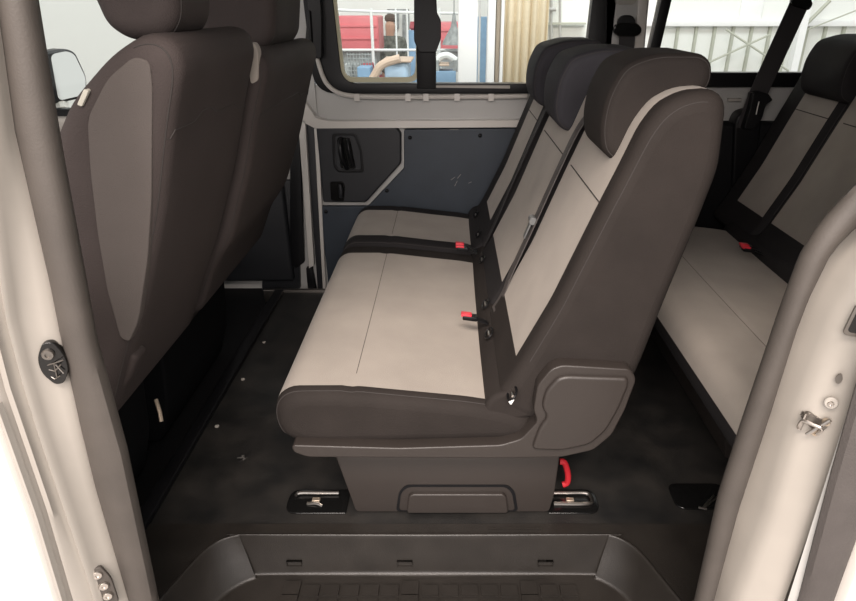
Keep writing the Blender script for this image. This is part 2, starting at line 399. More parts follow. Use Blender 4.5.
# second far window
o2 = roundpoly([(.845, .925), (2.13, .925), (2.12, z1), (.905, z1)], .05, 6)
i2 = roundpoly([(.893, .985), (2.08, .985), (2.07, z1-.04), (.945, z1-.04)], .02, 6)
win2 = struct('window_2', frame_ring(o2, i2, yW-.03, yW+.03), 'black_plastic', bevel=.003)
mb = MB(); mb.box((.87, yW, .95), (2.10, yW+.004, z1)); mb.go('pane', 'glass', win2)
mb = MB()
for u in (695, 735, 760): 
    p = at(u, 100, 'y', yW-.02); mb.box((p.x-.03, yW-.02, p.z-.005), (p.x+.03, yW+.0, p.z+.008))
mb.go('clip', 'paint_dull', win2, bevel=.003)
# cab window, far side
o3 = roundpoly([(-2.28, .80), (-.76, .80), (-.74, z1), (-1.9, z1)], .05, 6); i3 = roundpoly([(-2.22, .83), (-.80, .83), (-.78, z1-.03), (-1.88, z1-.03)], .04, 6)
win3 = struct('window_3', frame_ring(o3, i3, yW-.02, yW+.03), 'black_plastic')
mb = MB(); mb.box((-2.25, yW, .8), (-.78, yW+.004, z1)); mb.go('pane', 'glass', win3)
d = struct('door_2', MB().box((-2.3, yW-.06, .0), (-.78, yW, .74)), 'handle_panel', bevel=.02)
MB().box((-2.3, yW-.08, .735), (-.78, yW, .80)).go('door_cap', 'paint_dull', d, bevel=.015)
# roof, ends and near side
struct('ceiling', MB().box((-2.0, .82, 1.74), (2.4, 2.95, 1.80)), 'headliner')
struct('wall_rear', MB().box((2.3, .76, -.5), (2.36, 2.95, 1.75)), 'headliner')
mb = MB(); mb.box((.70, .86, -.4), (2.3, .90, .95)); mb.box((.95, .86, .9), (1.1, .90, 1.75)); mb.box((-.7, .86, 1.52), (2.3, .90, 1.75)); mb.box((2.1, .86, .9), (2.3, .9, 1.75))
struct('wall_near', mb, 'headliner')
struct('near_light_block', MB().box((.9, .875, .9), (2.2, .88, 1.6)), 'gloss_black')  # unseen opaque black pane, added to keep light off the third row
mb = MB(); mb.box((-2.6, .80, -.4), (-2.5, 2.95, .72))
struct('wall_front', mb, 'matt_black')
struct('wall_dash', MB().prism([(-2.5, .3), (-1.9, .3), (-1.85, .70), (-2.1, .80), (-2.5, .78)], .85, 2.88), 'matt_black', bevel=.03)

# ---- near left pillar (door post) ---------------------------------------
def interp(tab, z):
    tab = sorted(tab)
    if z <= tab[0][0]:
        (a, x0), (b_, x1) = tab[0], tab[1]
    elif z >= tab[-1][0]: (a, x0), (b_, x1) = tab[-2], tab[-1]
    else:
        for i in range(len(tab)-1):
            if tab[i][0] <= z <= tab[i+1][0]: (a, x0), (b_, x1) = tab[i], tab[i+1]; break
    return x0+(x1-x0)*(z-a)/(b_-a)
def tz(pts, y): return [(p.z, p.x) for p in (at(u, v_, 'y', y) for u, v_ in pts)]
Lin = tz([(35, 0), (60, 150), (95, 340), (126, 450), (157, 600)], .85)
Lout = [(-.2, -.628), (.20, -.624), (.49, -.619), (.61, -.612), (.79, -.598), (.873, -.590), (1.10, -.575), (1.26, -.549), (1.6, -.52)]
Lrid = [(-.2, -.650), (.2, -.646), (.37, -.642), (.64, -.640), (.75, -.636), (.84, -.629), (1.10, -.582), (1.25, -.555), (1.6, -.525)]
Lgap = [(-.2, -.70), (.2, -.68), (.30, -.676), (.506, -.664), (.74, -.660), (1.1, -.63), (1.6, -.60)]
zs = [-.2+1.8*i/90 for i in range(91)]
def loftz(rows):
    mb = MB(); n = len(rows[0]); v = [p for r in rows for p in r]
    return mb.add(v, [(j*n+k, j*n+k+1, (j+1)*n+k+1, (j+1)*n+k) for j in range(len(rows)-1) for k in range(n-1)])
def seal_rows(fi, fo, yc, dep, n=14):
    rows = []
    for z in zs:
        a, b_ = fi(z), fo(z); c = (a+b_)/2; rx = abs(b_-a)/2
        rows.append([(c+rx*math.cos(t), yc+dep*math.sin(t)*(abs(math.sin(t))**-.25 if abs(math.sin(t)) > .01 else 1), z) for t in (2*math.pi*k/n for k in range(n+1))])
    return rows
s1 = struct('trim_9', loftz(seal_rows(lambda z: interp(Lin, z), lambda z: interp(Lout, z)-.004, .85, .022)), 'seal_rubber', label=None)
# jamb sheet metal: seal edge -> flat -> ridge -> groove -> gap
rows = []
for z in zs:
    so, ri, ga = interp(Lout, z), interp(Lrid, z), interp(Lgap, z); m_ = so+(ri-so)*.5
    rows.append([(so+.018, .872, z), (so+.012, .866, z), (so-.002, .846, z), (so-.004, .836, z), (m_, .828, z), (ri+.004, .812, z), (ri, .803, z), (ri-.002, .793, z), (ri-.006, .788, z),
                 (ri-.010, .792, z), (ri-.014, .785, z), (ga+.010, .772, z), (ga+.005, .768, z), (ga+.002, .772, z), (ga, .80, z), (ga-.02, .82, z)])
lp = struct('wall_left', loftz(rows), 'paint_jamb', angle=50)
# front door skin beyond the gap
rows = []
for z in zs:
    ga = interp(Lgap, z)-.008
    rows.append([(ga+.002, .80, z), (ga+.001, .765, z), (ga-.001, .754, z), (ga-.006, .748, z), (ga-.05, .738, z), (-.95, .70, z), (-1.5, .69, z), (-2.3, .74, z)])
rows = [r for r in rows if r[0][2] <= .92]
struct('door_1', loftz(rows), 'paint_white')
rows = []
for z in zs:
    ga = interp(Lgap, z)
    if z > .72 or z < .1: continue
    rows.append([(ga-.0035, .766, z), (ga-.0045, .7555, z), (ga-.0075, .7535, z), (ga-.0085, .760, z)])
struct('trim_10', loftz(rows), 'paint_dull')

# ---- near right pillar ----------------------------------------------------
Rin = [(-.2, .49), (.187, .484), (.46, .480), (.623, .490), (.829, .506), (.917, .515), (.968, .532), (1.025, .566), (1.06, .60), (1.12, .68), (1.2, .80), (1.6, 1.4)]
Rout = [(-.2, .52), (.2, .517), (.434, .519), (.631, .529), (.80, .535), (.854, .540), (.93, .556), (.971, .585), (1.01, .63), (1.06, .71), (1.12, .80), (1.6, 1.6)]
R2 = [(-.2, .535), (.225, .537), (.433, .552), (.645, .553), (.827, .567), (.907, .585), (.96, .63), (1.0, .70), (1.6, 1.7)]
R3 = [(-.2, .60), (.275, .607), (.675, .616), (1.6, .64)]
zr = [z for z in zs if z <= 1.3]
def seal_rowsR():
    rows = []; n = 14
    for z in zr:
        a, b_ = interp(Rin, z), interp(Rout, z); c = (a+b_)/2; rx = abs(b_-a)/2
        rows.append([(c+rx*math.cos(t), .85+.02*math.sin(t), z) for t in (2*math.pi*k/n for k in range(n+1))])
    return rows
struct('trim_11', loftz(seal_rowsR()), 'seal_rubber')
rows = []
for z in zr:
    so, r2, r3 = interp(Rout, z), interp(R2, z), max(interp(R3, z), interp(R2, z)+.02)
    rows.append([(so-.02, .872, z), (so-.01, .866, z), (so-.004, .880, z), (so+.002, .895, z), (so+(r2-so)*.35, .905, z), (so+(r2-so)*.72, .885, z), (r2, .834, z), (r2+.006, .815, z), (r2+.015, .803, z),
                 (r3-.012, .782, z), (r3-.003, .779, z), (r3, .784, z), (r3+.006, .80, z), (r3+.03, .80, z)])
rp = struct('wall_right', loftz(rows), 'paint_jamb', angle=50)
rows = []; n = 12
for z in zr:
    c = interp([(-.2, .635), (.325, .631), (.683, .618), (1.2, .60)], z); rx = interp([(-.2, .03), (.325, .029), (.6, .036), (1.2, .04)], z)
    rows.append([(c+rx*math.cos(t), .745+.018*math.sin(t), z) for t in (2*math.pi*k/n for k in range(n+1))])
struct('trim_12', loftz(rows), 'seal_dark')
struct('trim_13', loftz([[(interp([(-.2, .60), (.683, .589), (1.2, .57)], z), .758, z), (interp([(-.2, .60), (.683, .589), (1.2, .57)], z)+.012, .75, z), (interp([(-.2, .60), (.683, .589), (1.2, .57)], z)+.03, .762, z)] for z in zs if z < .72]), 'paint_inner')
struct('door_3', MB().prismz([(.655, .74), (.664, .722), (.70, .712), (1.6, .70), (1.6, .76), (.67, .76)], -.3, 1.6), 'paint_white', bevel=.004)
struct('trim_14', MB().box((-.75, .74, -.4), (.75, .86, -.13)), 'paint_jamb', bevel=.01)

# ================================================================== BODY FITTINGS
def disc(mb, c, r, h, ax=(0, -1, 0), dome=.3, n=20):
    return mb.lathe([(r*.9, -.002), (r, 0), (r, h*.6), (r*.85, h), (r*.45, h), (r*.40, h*.6), (.0005, h*.6)], c, ax, n)
# upper left door contact
nrm = Vector((.35, -1, 0)).normalized()
c0 = Vector((-.612, .8235, .752))
def on(c, nrm, pts, h0, h1, mb):
    """extrude outline in the plane at c with normal nrm; pts (right, up)"""
    r_ = nrm.cross(Vector((0, 0, 1))).normalized()*-1; r_ = r_ if r_.x > 0 else -r_; n = len(pts)
    v = [c+r_*a+Vector((0, 0, b_))+nrm*h0 for a, b_ in pts]+[c+r_*a+Vector((0, 0, b_))+nrm*h1 for a, b_ in pts]
    return mb.add(v, [list(range(n)), list(range(2*n-1, n-1, -1))]+[(i, i+n, (i+1) % n+n, (i+1) % n) for i in range(n)])
t = thing('door_contact', 'oval black door contact with a round bolt and cracked wedge on the left door post', 'contact', c0)
on(c0, nrm, roundpoly([(-.019, .012), (-.006, .037), (.008, .037), (.018, .012), (.018, -.015), (.006, -.037), (-.006, -.037), (-.019, -.015)], .012), -.012, .004, MB()).go('plate', 'gloss_black', t, bevel=.0012)
mb = MB(); disc(mb, c0+Vector((-.001, -.004, .018)), .009, .006, nrm); mb.go('bolt', 'metal_dark', t)
mb = MB(); a = c0+nrm*.006
for q in [((-.018, -.004), (.002, .002), (.018, .008)), ((-.018, -.006), (.0, -.012), (.012, .0)), ((.002, .002), (.0, -.022)), ((.004, 0), (.012, -.016)), ((-.016, -.016), (-.004, -.026), (.006, -.02))]:
    mb.tube([a+Vector((x_, 0, z_)) for x_, z_ in q], .0011, 6)
mb.go('wedge_rib', 'metal_dark', t)
# lower left latch plate
c1 = Vector((-.640, .808, .285))
nr2 = Vector((.45, -1, .1)).normalized()
mb = MB(); on(c1, nr2, roundpoly([(-.022, .018), (-.004, .058), (.012, .058), (.026, .01), (.026, -.05), (-.020, -.05)], .016), -.03, -.004, mb); pass
t = thing('striker_plate', 'grey three-screw striker plate at the foot of the left door post', 'striker', c1)
on(c1, nr2, roundpoly([(-.016, .012), (-.006, .046), (.006, .046), (.016, .012), (.016, -.055), (-.016, -.055)], .011), -.004, .004, MB()).go('plate', 'seal_rubber', t, bevel=.0015)
for k, (dx, dz) in enumerate([(-.003, .030), (.002, .002), (.003, -.024)]):
    mb = MB(); c = c1+nr2*.004+Vector((dx, 0, dz)); disc(mb, c, .0085, .005, nr2); mb.go('screw', 'metal', t)
# right pillar: washer bolt, wire striker, oval hole, slot
n3 = Vector((-.45, -1, .05)).normalized()
def rp_pt(u, v_): 
    p = at(u, v_, 'y', .795); y = .801-(p.x-.568)*.58; p = at(u, v_, 'y', y-.002); return p
t = thing('washer_bolt', 'round washer bolt on the cream right door post above the wire striker', 'bolt', rp_pt(831, 402))
mb = MB(); disc(mb, rp_pt(831, 402), .0098, .004, n3); mb.go('washer', 'paint_dull', t)
mb = MB(); disc(mb, rp_pt(830, 402)+n3*.003, .0045, .004, n3); mb.go('bolt_head', 'metal', t)
t = thing('door_striker', 'wire loop door striker on two screws on the cream right door post', 'striker', rp_pt(813, 421))
mb = MB()
on(rp_pt(814, 421), n3, roundpoly([(-.022, .006), (-.012, .016), (.006, .007), (.02, .006), (.02, -.004), (.012, -.018), (.0, -.014)], .005), -.003, .0015, mb)
mb.go('base_plate', 'metal_dark', t)
mb = MB(); pth = [rp_pt(800, 424)+n3*.002, rp_pt(798, 423)+n3*.012, rp_pt(802, 416)+n3*.014, rp_pt(812, 419)+n3*.016, rp_pt(821, 424)+n3*.014, rp_pt(816, 430)+n3*.012]
mb.tube(smooth_path(pth, 5), .0028, 8); mb.tube([rp_pt(803, 412)+n3*.002, rp_pt(806, 410)+n3*.011, rp_pt(799, 425)+n3*.011], .003, 8); mb.tube([rp_pt(830, 417)+n3*.008, rp_pt(806, 430)+n3*.012], .003, 8)
mb.go('wire_loop', 'metal', t)
for (u, v_) in ((815, 431), (826, 421)):
    mb = MB(); disc(mb, rp_pt(u, v_), .006, .006, n3); mb.go('screw', 'brass_metal', t)
on(rp_pt(839, 378), n3, roundpoly([(-.003, .006), (.002, .009), (.005, 0), (.003, -.008), (-.002, -.009), (-.005, 0)], .003), -.002, .0012, MB()).go('oval_hole', 'metal_dark', None, label='small dark plate drawn as an oval hole on the right door post above the washer bolt', cat='hole', loc=rp_pt(839, 378))  # flat dark plate puts in the shade of an open hole
t = thing('slot_bezel', 'rounded metal bezel around a dark slot high on the right door post', 'bezel', rp_pt(858, 322))
cc = rp_pt(857, 322)
oo = roundpoly([(-.014, -.022), (.016, -.022), (.016, .028), (-.008, .028)], .008); ii = roundpoly([(-.009, -.016), (.012, -.016), (.012, .022), (-.004, .022)], .006)
on(cc, n3, oo, -.004, .002, MB()).go('rim', 'metal_dark', t, bevel=.0008)
on(cc, n3, ii, .001, .003, MB()).go('slot', 'gloss_black', t)

# ---- far door handle panel, lining panel ----------------------------------
yp = yW-.03
lin = roundpoly(XZ([(404, 129), (600, 127), (600, 250), (560, 300), (330, 300), (320, 206), (368, 206), (404, 168)], yp), [.01]*8, 4)
t = thing('lining_panel', 'large blue-grey door lining panel on the far sliding door beside the seat', 'panel', (0, yp, .0))
MB().prism(lin, yp, yp+.028).go('board', 'panel_blue', t, bevel=.004)
for (u, v_) in ((410, 137), (480, 135), (387, 190), (326, 211)):
    mb = MB(); mb.lathe([(.009, -.001), (.009, .004), (.005, .008), (.0005, .009)], at(u, v_, 'y', yp), (0, -1, 0), 16); mb.go('clip', 'black_plastic', t)
for (u, v_, a_, l_) in ((454, 129, 0, .02), (453, 178, .6, .012), (456, 183, 1.1, .014), (459, 176, .9, .012), (470, 182, .4, .008)):
    c = at(u, v_, 'y', yp); dd = Vector((math.cos(a_), 0, math.sin(a_)))*l_; MB().tube([c-dd, c+dd], .0008, 5).go('scratch', 'paint_dull', t)
yh = yW-.05
t = thing('door_handle_panel', 'black door panel with recessed handle below the sliding window', 'panel', (-.4, yh, .4))
hp = roundpoly(XZ([(316, 127), (396, 127), (401, 133), (401, 163), (366, 202), (323, 202)], yh), .01, 4)
MB().prism(hp, yh, yh+.045).go('panel', 'handle_panel', t, bevel=.008)
rc = roundpoly(XZ([(332, 133), (356, 133), (362, 150), (364, 172), (338, 172), (333, 165)], yh-.004), .015, 5); rc2 = roundpoly(XZ([(335, 135), (354, 135), (360, 151), (361, 169), (339, 169), (335, 163)], yh-.004), .013, 5)
frame_ring(rc, rc2, yh-.006, yh+.0).go('handle_bezel', 'black_plastic', t, bevel=.002)
rc3 = roundpoly(XZ([(337, 137), (350, 137), (356, 168), (341, 168)], yh-.001), .012, 5)
MB().prism(rc3, yh-.004, yh+.001).go('handle_recess', 'gloss_black', t)
mb = MB(); mb.tube(smooth_path([at(341, 138, 'y', yh-.004), at(340, 145, 'y', yh-.035), at(342, 158, 'y', yh-.038), at(347, 168, 'y', yh-.006)], 6), .011, 12)
mb.tube(smooth_path([at(348, 139, 'y', yh-.004), at(349, 150, 'y', yh-.022), at(353, 166, 'y', yh-.006)], 6), .008, 12)
mb.go('pull_handle', 'black_plastic', t)
rc = roundpoly(XZ([(330, 181), (343, 181), (345, 186), (344, 201), (331, 200)], yh-.003), .01, 5)
MB().prism(rc, yh-.004, yh+.001).go('lever_recess', 'gloss_black', t, bevel=.001)
mb = MB(); mb.tube([at(340, 184, 'y', yh-.014), at(341, 190, 'y', yh-.02), at(341, 197, 'y', yh-.014)], [.006, .010, .008], 12); mb.go('lock_lever', 'handle_panel', t)

# ================================================================== SEATS
CUSH = [(-.365, .255), (-.42, .285), (-.432, .345), (-.42, .392), (-.385, .418), (-.24, .419), (.04, .388), (.15, .368), (.21, .335), (.20, .27)]
BACK = [(.105, .385), (.150, .46), (.235, .64), (.315, .85), (.355, .95), (.385, 1.03), (.415, 1.075), (.46, 1.098), (.518, 1.102), (.541, 1.080), (.549, .95), (.522, .82), (.483, .65), (.452, .50), (.42, .38), (.30, .32), (.17, .33)]
HEAD = [(.300, 1.085), (.294, 1.02), (.305, .970), (.335, .948), (.385, .944), (.415, .965), (.430, 1.01), (.450, 1.055), (.490, 1.083), (.530, 1.090), (.545, 1.115), (.540, 1.155), (.515, 1.172), (.41, 1.172), (.330, 1.150)]
def seam(mb, pts, r=.0016): mb.tube(pts, r, 6)
def cushion(root, y0, y1, dx, dark='dark_fabric', light='light_fabric', bn=.045, bf=.05, seamx=-.24):
    def sag(p):
        u_ = (p.y-y0)/(y1-y0); 
        if p.z > .37: p.z += -.008*math.sin(math.pi*u_)*max(0, min(1, (p.x-dx+.38)/.3)) + .003*math.sin(p.y*23)*0
        if p.z > .37 and abs(p.x-dx-seamx) < .02: p.z -= .004*(1-abs(p.x-dx-seamx)/.02)
        return p
    P = Pad(CUSH, y0, y1, .035, n=110, mids=16, sag=sag, rounded=.02, dx=dx)
    def key(c, cap):
        if y0+bn < c.y < y1-bf and (c.z > .345) and c.x-dx < .105: return 'cushion_panel'
        return 'cushion_bolster'
    d = P.split(key)
    a = d['cushion_bolster'].go('cushion_bolster', dark, root)
    b_ = d['cushion_panel'].go('cushion_panel', light, root)
    # cross seam and side seams
    mb = MB(); jr = [j for j in range(len(P.g)) if y0+bn-.001 < P.g[j][0].y < y1-bf+.001]
    def nearest(j, x_, zmin=.35): return min((p for p in P.g[j] if p.z > zmin), key=lambda p: abs(p.x-dx-x_))
    seam(mb, [nearest(j, seamx)+Vector((0, 0, -.0006)) for j in jr], .0012)
    mb.go('seam', 'stitch', b_)
    mb = MB(); j = 4
    seam(mb, run(P.g[j], lambda p: p.z > .335 or p.x-dx < -.41), .0013); mb.go('seam', 'stitch', a)
    return a, b_
def back(root, y0, y1, dx, ny, fy, dark='dark_fabric', light='light_fabric', seamz=.87, topc=True, dark_top=None):
    def sag(p): return p
    P = Pad(BACK, y0, y1, .032, n=140, mids=14, rounded=.02, dx=dx, sag=sag)
    def front(c): # light cloth covers the front and wraps over the top
        return (c.z > .93 and c.x-dx < .545) or (c.x-dx < .20+.42*(c.z-.43)-.015 and c.z > .40)
    # panel narrows and curls at its foot
    def key(c, cap):
        if y0+ny < c.y < y1-fy and not cap and front(c) and c.z > .485: return 'backrest_panel'
        return 'backrest_bolster'
    d = P.split(key)
    a = d['backrest_bolster'].go('backrest_bolster', dark, root)
    b_ = d['backrest_panel'].go('backrest_panel', light, root)
    mb = MB(); jr = [j for j in range(len(P.g)) if y0+ny-.001 < P.g[j][0].y < y1-fy+.001]
    def nf(j, z_): return min((p for p in P.g[j] if p.x-dx < .20+.42*(p.z-.43)), key=lambda p: abs(p.z-z_))
    seam(mb, [nf(j, seamz)+Vector((.001, 0, 0)) for j in jr], .0022); mb.go('seam', 'stitch', b_)
    mb = MB(); j = 2
    seam(mb, run(P.g[j], lambda p: p.z > .50 and p.x-dx < .23+.42*(p.z-.43)), .0012); mb.go('seam', 'stitch', a)
    return a, b_
def head(root, yc, wd, dx, m_='dark_fabric', dz=-.02, hx=0):
    P = Pad([(a, b_+dz) for a, b_ in [(a+hx*max(0, min(1, (.45-a)/.1)), b_) for a, b_ in HEAD]], yc-wd/2, yc+wd/2, .024, n=90, mids=6, rounded=.024, dx=dx)
    h_ = P.split(lambda c, cap: 'h')['h'].go('headrest', m_, root)
    mb = MB(); j = 3; seam(mb, P.g[j]+[P.g[j][0]], .001); mb.go('seam', 'stitch', h_)
    for s_ in (-.06, .06):
        MB().tube([(.487+dx, yc+s_, 1.07), (.487+dx, yc+s_, 1.12)], .006, 10).go('headrest_post', 'metal', root)
        MB().lathe([(.012, 0), (.013, .006), (.009, .012)], (.487+dx, yc+s_, 1.095), (0, 0, 1), 16).go('post_collar', 'black_plastic', root)
def isofix(root, pts, dx, ax=0):
    for (y, z, x_) in pts:
        mb = MB(); c = Vector((x_+dx, y, z)); nn = Vector((-.75, 0, .66))
        a_ = Vector((0, 1, 0)); b_ = nn.cross(a_); ring = [c+(a_*math.cos(t)*.024+b_*math.sin(t)*.015)+nn*.004 for t in (2*math.pi*k/20 for k in range(21))]
        mb.tube(ring, .0028, 7, cap=False); o_ = mb.go('child_seat_anchor', 'black_plastic', root)
        mb = MB(); mb.tube([c-a_*.012+nn*.003, c+a_*.012+nn*.003], .0035, 8); mb.go('anchor_bar', 'metal', o_)
def roll(root, y0, y1, dx, m_='dark_fabric'):
    """dark roll where cushion meets backrest"""
    pts = [(.088, .32), (.082, .378), (.105, .408), (.145, .418), (.185, .465), (.235, .47), (.24, .35)]
    P = Pad(pts, y0, y1, .012, n=40, mids=6, rounded=.015, dx=dx); return P.split(lambda c, cap: 'h')['h'].go('rear_roll', m_, root)
def buckle(root, c, d, n_=1):
    for k in range(n_):
        mb = MB(); c_ = Vector(c)+Vector((.0, .018*k-.009*(n_-1), .004*k)); d_ = Vector(d).normalized()
        mb.ribbon([c_+Vector((.07, 0, -.008)), c_+Vector((.045, 0, .002)), c_+Vector((0.03, 0, .008))], (0, 1, 0), .020, .004); bo = mb.go('buckle_stalk', 'black_plastic', root)
        mb = MB(); mb.ribbon([c_+Vector((.038, 0, .008)), c_+Vector((-.004, 0, .014))], (0, 1, 0), .026, .014); b2 = mb.go('belt_buckle', 'black_plastic', root, bevel=.003)
        mb = MB(); mb.ribbon([c_+Vector((.022, 0, .0185)), c_+Vector((-.0085, 0, .0215))], (0, 1, 0), .022, .008)
        mb.go('release_button', 'red_plastic', b2, bevel=.002)

def side_shield(root, y0, dx):
    px = [(536, 378), (549, 362), (560, 358), (627, 362), (633, 372), (622, 402), (609, 427), (591, 442), (560, 449), (500, 450), (310, 449), (296, 444), (294, 437), (400, 440), (500, 437), (520, 431), (536, 414), (532, 402)]
    pts = [(x_+dx, z_) for x_, z_ in XZ(px, 1.235)]
    pts = roundpoly(pts, .012, 4)
    o_ = MB().prism(pts, y0, y0+.05).go('side_shield', 'grey_plastic', root, bevel=.006)
    px2 = [(544, 384), (556, 371), (565, 369), (625, 371), (626, 378), (616, 402), (604, 423), (588, 437), (560, 443), (530, 442), (538, 420), (546, 410), (540, 400)]
    pts2 = roundpoly([(x_+dx, z_) for x_, z_ in XZ(px2, 1.225)], .016, 5)
    MB().prism(pts2, y0-.010, y0+.01).go('shield_face', 'grey_plastic', o_, bevel=.0075)
    return o_
def plinth(root, y0, y1, dx, detail=True):
    f_ = XZ([(333, 449), (352, 500), (356, 512), (549, 512), (554, 495), (561, 447)], 1.28)
    f_ = [(x_+dx, max(z_, 0.002)) for x_, z_ in f_]
    o_ = MB().prism(roundpoly(f_, .012, 3), y0, y1).go('plinth_cover', 'grey_plastic', root, bevel=.008)
    if detail:
        a_ = roundpoly([(x_+dx, max(z_, .006)) for x_, z_ in XZ([(396, 511), (399, 491), (406, 484), (508, 484), (515, 491), (518, 511)], 1.28)], .012, 4)
        b_ = roundpoly([(x_+dx, max(z_, .008)) for x_, z_ in XZ([(399, 511), (401, 492), (408, 486), (506, 486), (512, 492), (515, 511)], 1.28)], .012, 4)
        frame_ring(a_, b_, y0-.002, y0+.002).go('moulded_groove', 'black_plastic', o_)
        c_ = roundpoly([(x_+dx, max(z_, .008)) for x_, z_ in XZ([(407, 510), (409, 493), (413, 491), (503, 491), (506, 494), (508, 510)], 1.28)], .01, 4)
        MB().prism(c_, y0-.012, y0+.004).go('raised_step', 'grey_plastic', o_, bevel=.005)
    return o_
GS = 'passenger bench seats'
# --- second row double bench
b2 = thing('bench_seat', 'double bench seat with light grey panels nearest the open side door', 'bench seat', (0, 1.70, 0), GS)
cushion(b2, 1.235, 2.257, 0, bn=.042, bf=.065)
roll(b2, 1.242, 2.257, 0)
back(b2, 1.24, 1.705, 0, .052, .035)
back(b2, 1.715, 2.215, 0, .03, .04, dark='black_fabric')
head(b2, 1.460, .225, 0, dz=-.010, hx=.028); head(b2, 1.945, .25, 0, 'charcoal_fabric', dz=-.028)
side_shield(b2, 1.205, 0)
plinth(b2, 1.28, 1.62, 0)
MB().box((-.30, 1.62, .20), (.28, 2.25, .26)).go('seat_frame', 'matt_black', b2, bevel=.01)
MB().box((-.20, 2.05, .0), (.20, 2.20, .22)).go('rear_support', 'matt_black', b2, bevel=.01)
isofix(b2, [(2.09, .418, .118), (1.72, .418, .112), (1.53, .418, .112), (1.232, .418, .150)], 0)
bc = at(464, 320, 'z', .425); buckle(b2, bc, (-1, 0, 0))
mb = MB(); mb.tube(smooth_path([(.287, 1.40, .10), (.305, 1.40, .135), (.30, 1.40, .105), (.292, 1.40, .075)], 4), .001); 
p0, p1 = at(563, 464, 'y', 1.36), at(567, 483, 'y', 1.36)
mb = MB(); mb.tube(smooth_path([p0+Vector((-.01, 0, .01)), p0+Vector((.004, 0, .006)), (p0+p1)/2+Vector((.008, 0, 0)), p1+Vector((.0, 0, .004)), p1+Vector((-.012, 0, -.004))], 5), [.0085]*21, 10)
mb.go('tilt_lever', 'red_strap', b2, label='red release lever behind the plinth')
# warning tag at the near corner of the roll
q = at(514, 402, 'z', .425); mb = MB(); mb.tube([q+Vector((-.010, -.004, .0)), q+Vector((.0, .002, .006))], [.0055, .0008], 3); mb.go('warning_tag', 'white_paper', b2)
# --- second row single seat, far
b3 = thing('bench_seat', 'single seat beside the far sliding door, next to the double bench', 'bench seat', (0, 2.53, 0), GS)
cushion(b3, 2.27, 2.79, 0, dark='black_fabric', bn=.095, bf=.09)
roll(b3, 2.262, 2.79, 0, 'black_fabric')
back(b3, 2.262, 2.77, 0, .085, .15, dark='black_fabric')
head(b3, 2.45, .25, 0, 'charcoal_fabric', dz=-.03)
plinth(b3, 2.40, 2.66, 0, False)
bc = at(458, 250, 'z', .43); buckle(b3, bc, (-1, 0, 0), 2)
isofix(b3, [(2.36, .418, .115), (2.62, .418, .115)], 0)
# --- third row bench
DX = 1.095
b4 = thing('bench_seat', 'rear bench seat partly hidden behind the right door post', 'bench seat', (DX, 1.9, 0), GS)
cushion(b4, 1.12, 2.56, DX, dark='black_fabric', bn=.04, bf=.06, light='light_fabric')
roll(b4, 1.12, 2.56, DX, 'black_fabric')
back(b4, 1.30, 1.88, DX, .06, .04, dark='black_fabric'); back(b4, 1.90, 2.35, DX, .04, .04, dark='black_fabric'); back(b4, 2.36, 2.76, DX, .03, .12, dark='black_fabric')
head(b4, 2.47, .30, DX, 'black_fabric'); head(b4, 2.05, .26, DX, 'black_fabric'); head(b4, 1.55, .26, DX, 'black_fabric')
plinth(b4, 1.5, 2.3, DX, False)
bc = at(742, 251, 'z', .43); buckle(b4, bc, (-1, 0, 0), 2)

# --- floor trays and rails for the bench feet
def tray(name, label, u0, u1, v0, v1, flip):
    a, b_ = at(u0, v1, 'z', 0), at(u1, v0, 'z', 0); x0, x1, y0, y1 = a.x, at(u1, v1, 'z', 0).x, a.y, b_.y
    t = thing(name, label, 'floor mount', ((x0+x1)/2, (y0+y1)/2, 0), 'bench floor mounts')
    R = [.035, .004, .004, .035] if not flip else [.004, .035, .035, .004]
    o_ = roundpoly([(x0, y0), (x1, y0), (x1, y1), (x0, y1)], R, 6)
    MB().prismz(o_, .0, .005).go('tray', 'gloss_black', t, bevel=.002)
    s_ = -1 if not flip else 1; xm = x0+.03 if not flip else x1-.03; xe = x1-.03 if not flip else x0+.02
    mb = MB(); mb.tube(smooth_path([(xe, y1-.022, .012), ((xe+xm)/2, y1-.022, .012), (xm, y1-.022, .012), (xm+s_*.012, y1-.032, .010)]+([(xm+s_*.014, y0+.045, .010), (xm, y0+.03, .010), (xe, y0+.03, .010)] if flip else []), 4), .005, 8); mb.go('retaining_wire', 'metal', t)
    c = Vector(((x0+x1)/2-.005, (y0+y1)/2, .006)); mb = MB().box((c.x-.011, c.y-.007, .004), (c.x+.011, c.y+.007, .012)); mb.go('bolt', 'brass_metal', t, bevel=.002)
    if not flip:
        mb = MB().tube(smooth_path([(c.x-.022, y0+.033, .008), (c.x+.004, y0+.03, .011), (c.x+.020, y0+.026, .006)], 4), .004, 8); mb.go('clip', 'metal', t)
tray('floor_mount', 'black floor tray with metal wire left of the bench plinth', 284, 346, 490, 514, False)
tray('floor_mount', 'black floor tray with metal loop right of the bench plinth, under the red lever', 548, 601, 490, 514, True)
t = thing('floor_mount', 'dark floor tray with bright tongue beside the right door seal', 'floor mount', at(705, 500, 'z', 0), 'bench floor mounts')
a = at(676, 507, 'z', 0); MB().prismz(roundpoly([(a.x, a.y-.01), (a.x+.16, a.y-.01), (a.x+.16, a.y+.09), (a.x, a.y+.09)], .03), 0, .006).go('tray', 'gloss_black', t, bevel=.002)
mb = MB(); p, q = at(702, 508, 'z', .012), at(716, 495, 'z', .02); mb.tube([p, (p+q)/2+Vector((-.004, 0, 0)), q+Vector((-.006, 0, 0))], .0028, 8); mb.tube([p+Vector((.006, 0, 0)), (p+q)/2+Vector((.006, 0, 0)), q+Vector((.008, 0, 0))], .0028, 8); mb.tube([p+Vector((-.008, .004, 0)), p+Vector((.012, -.002, 0))], .0035, 8)
mb.go('tongue', 'metal', t)
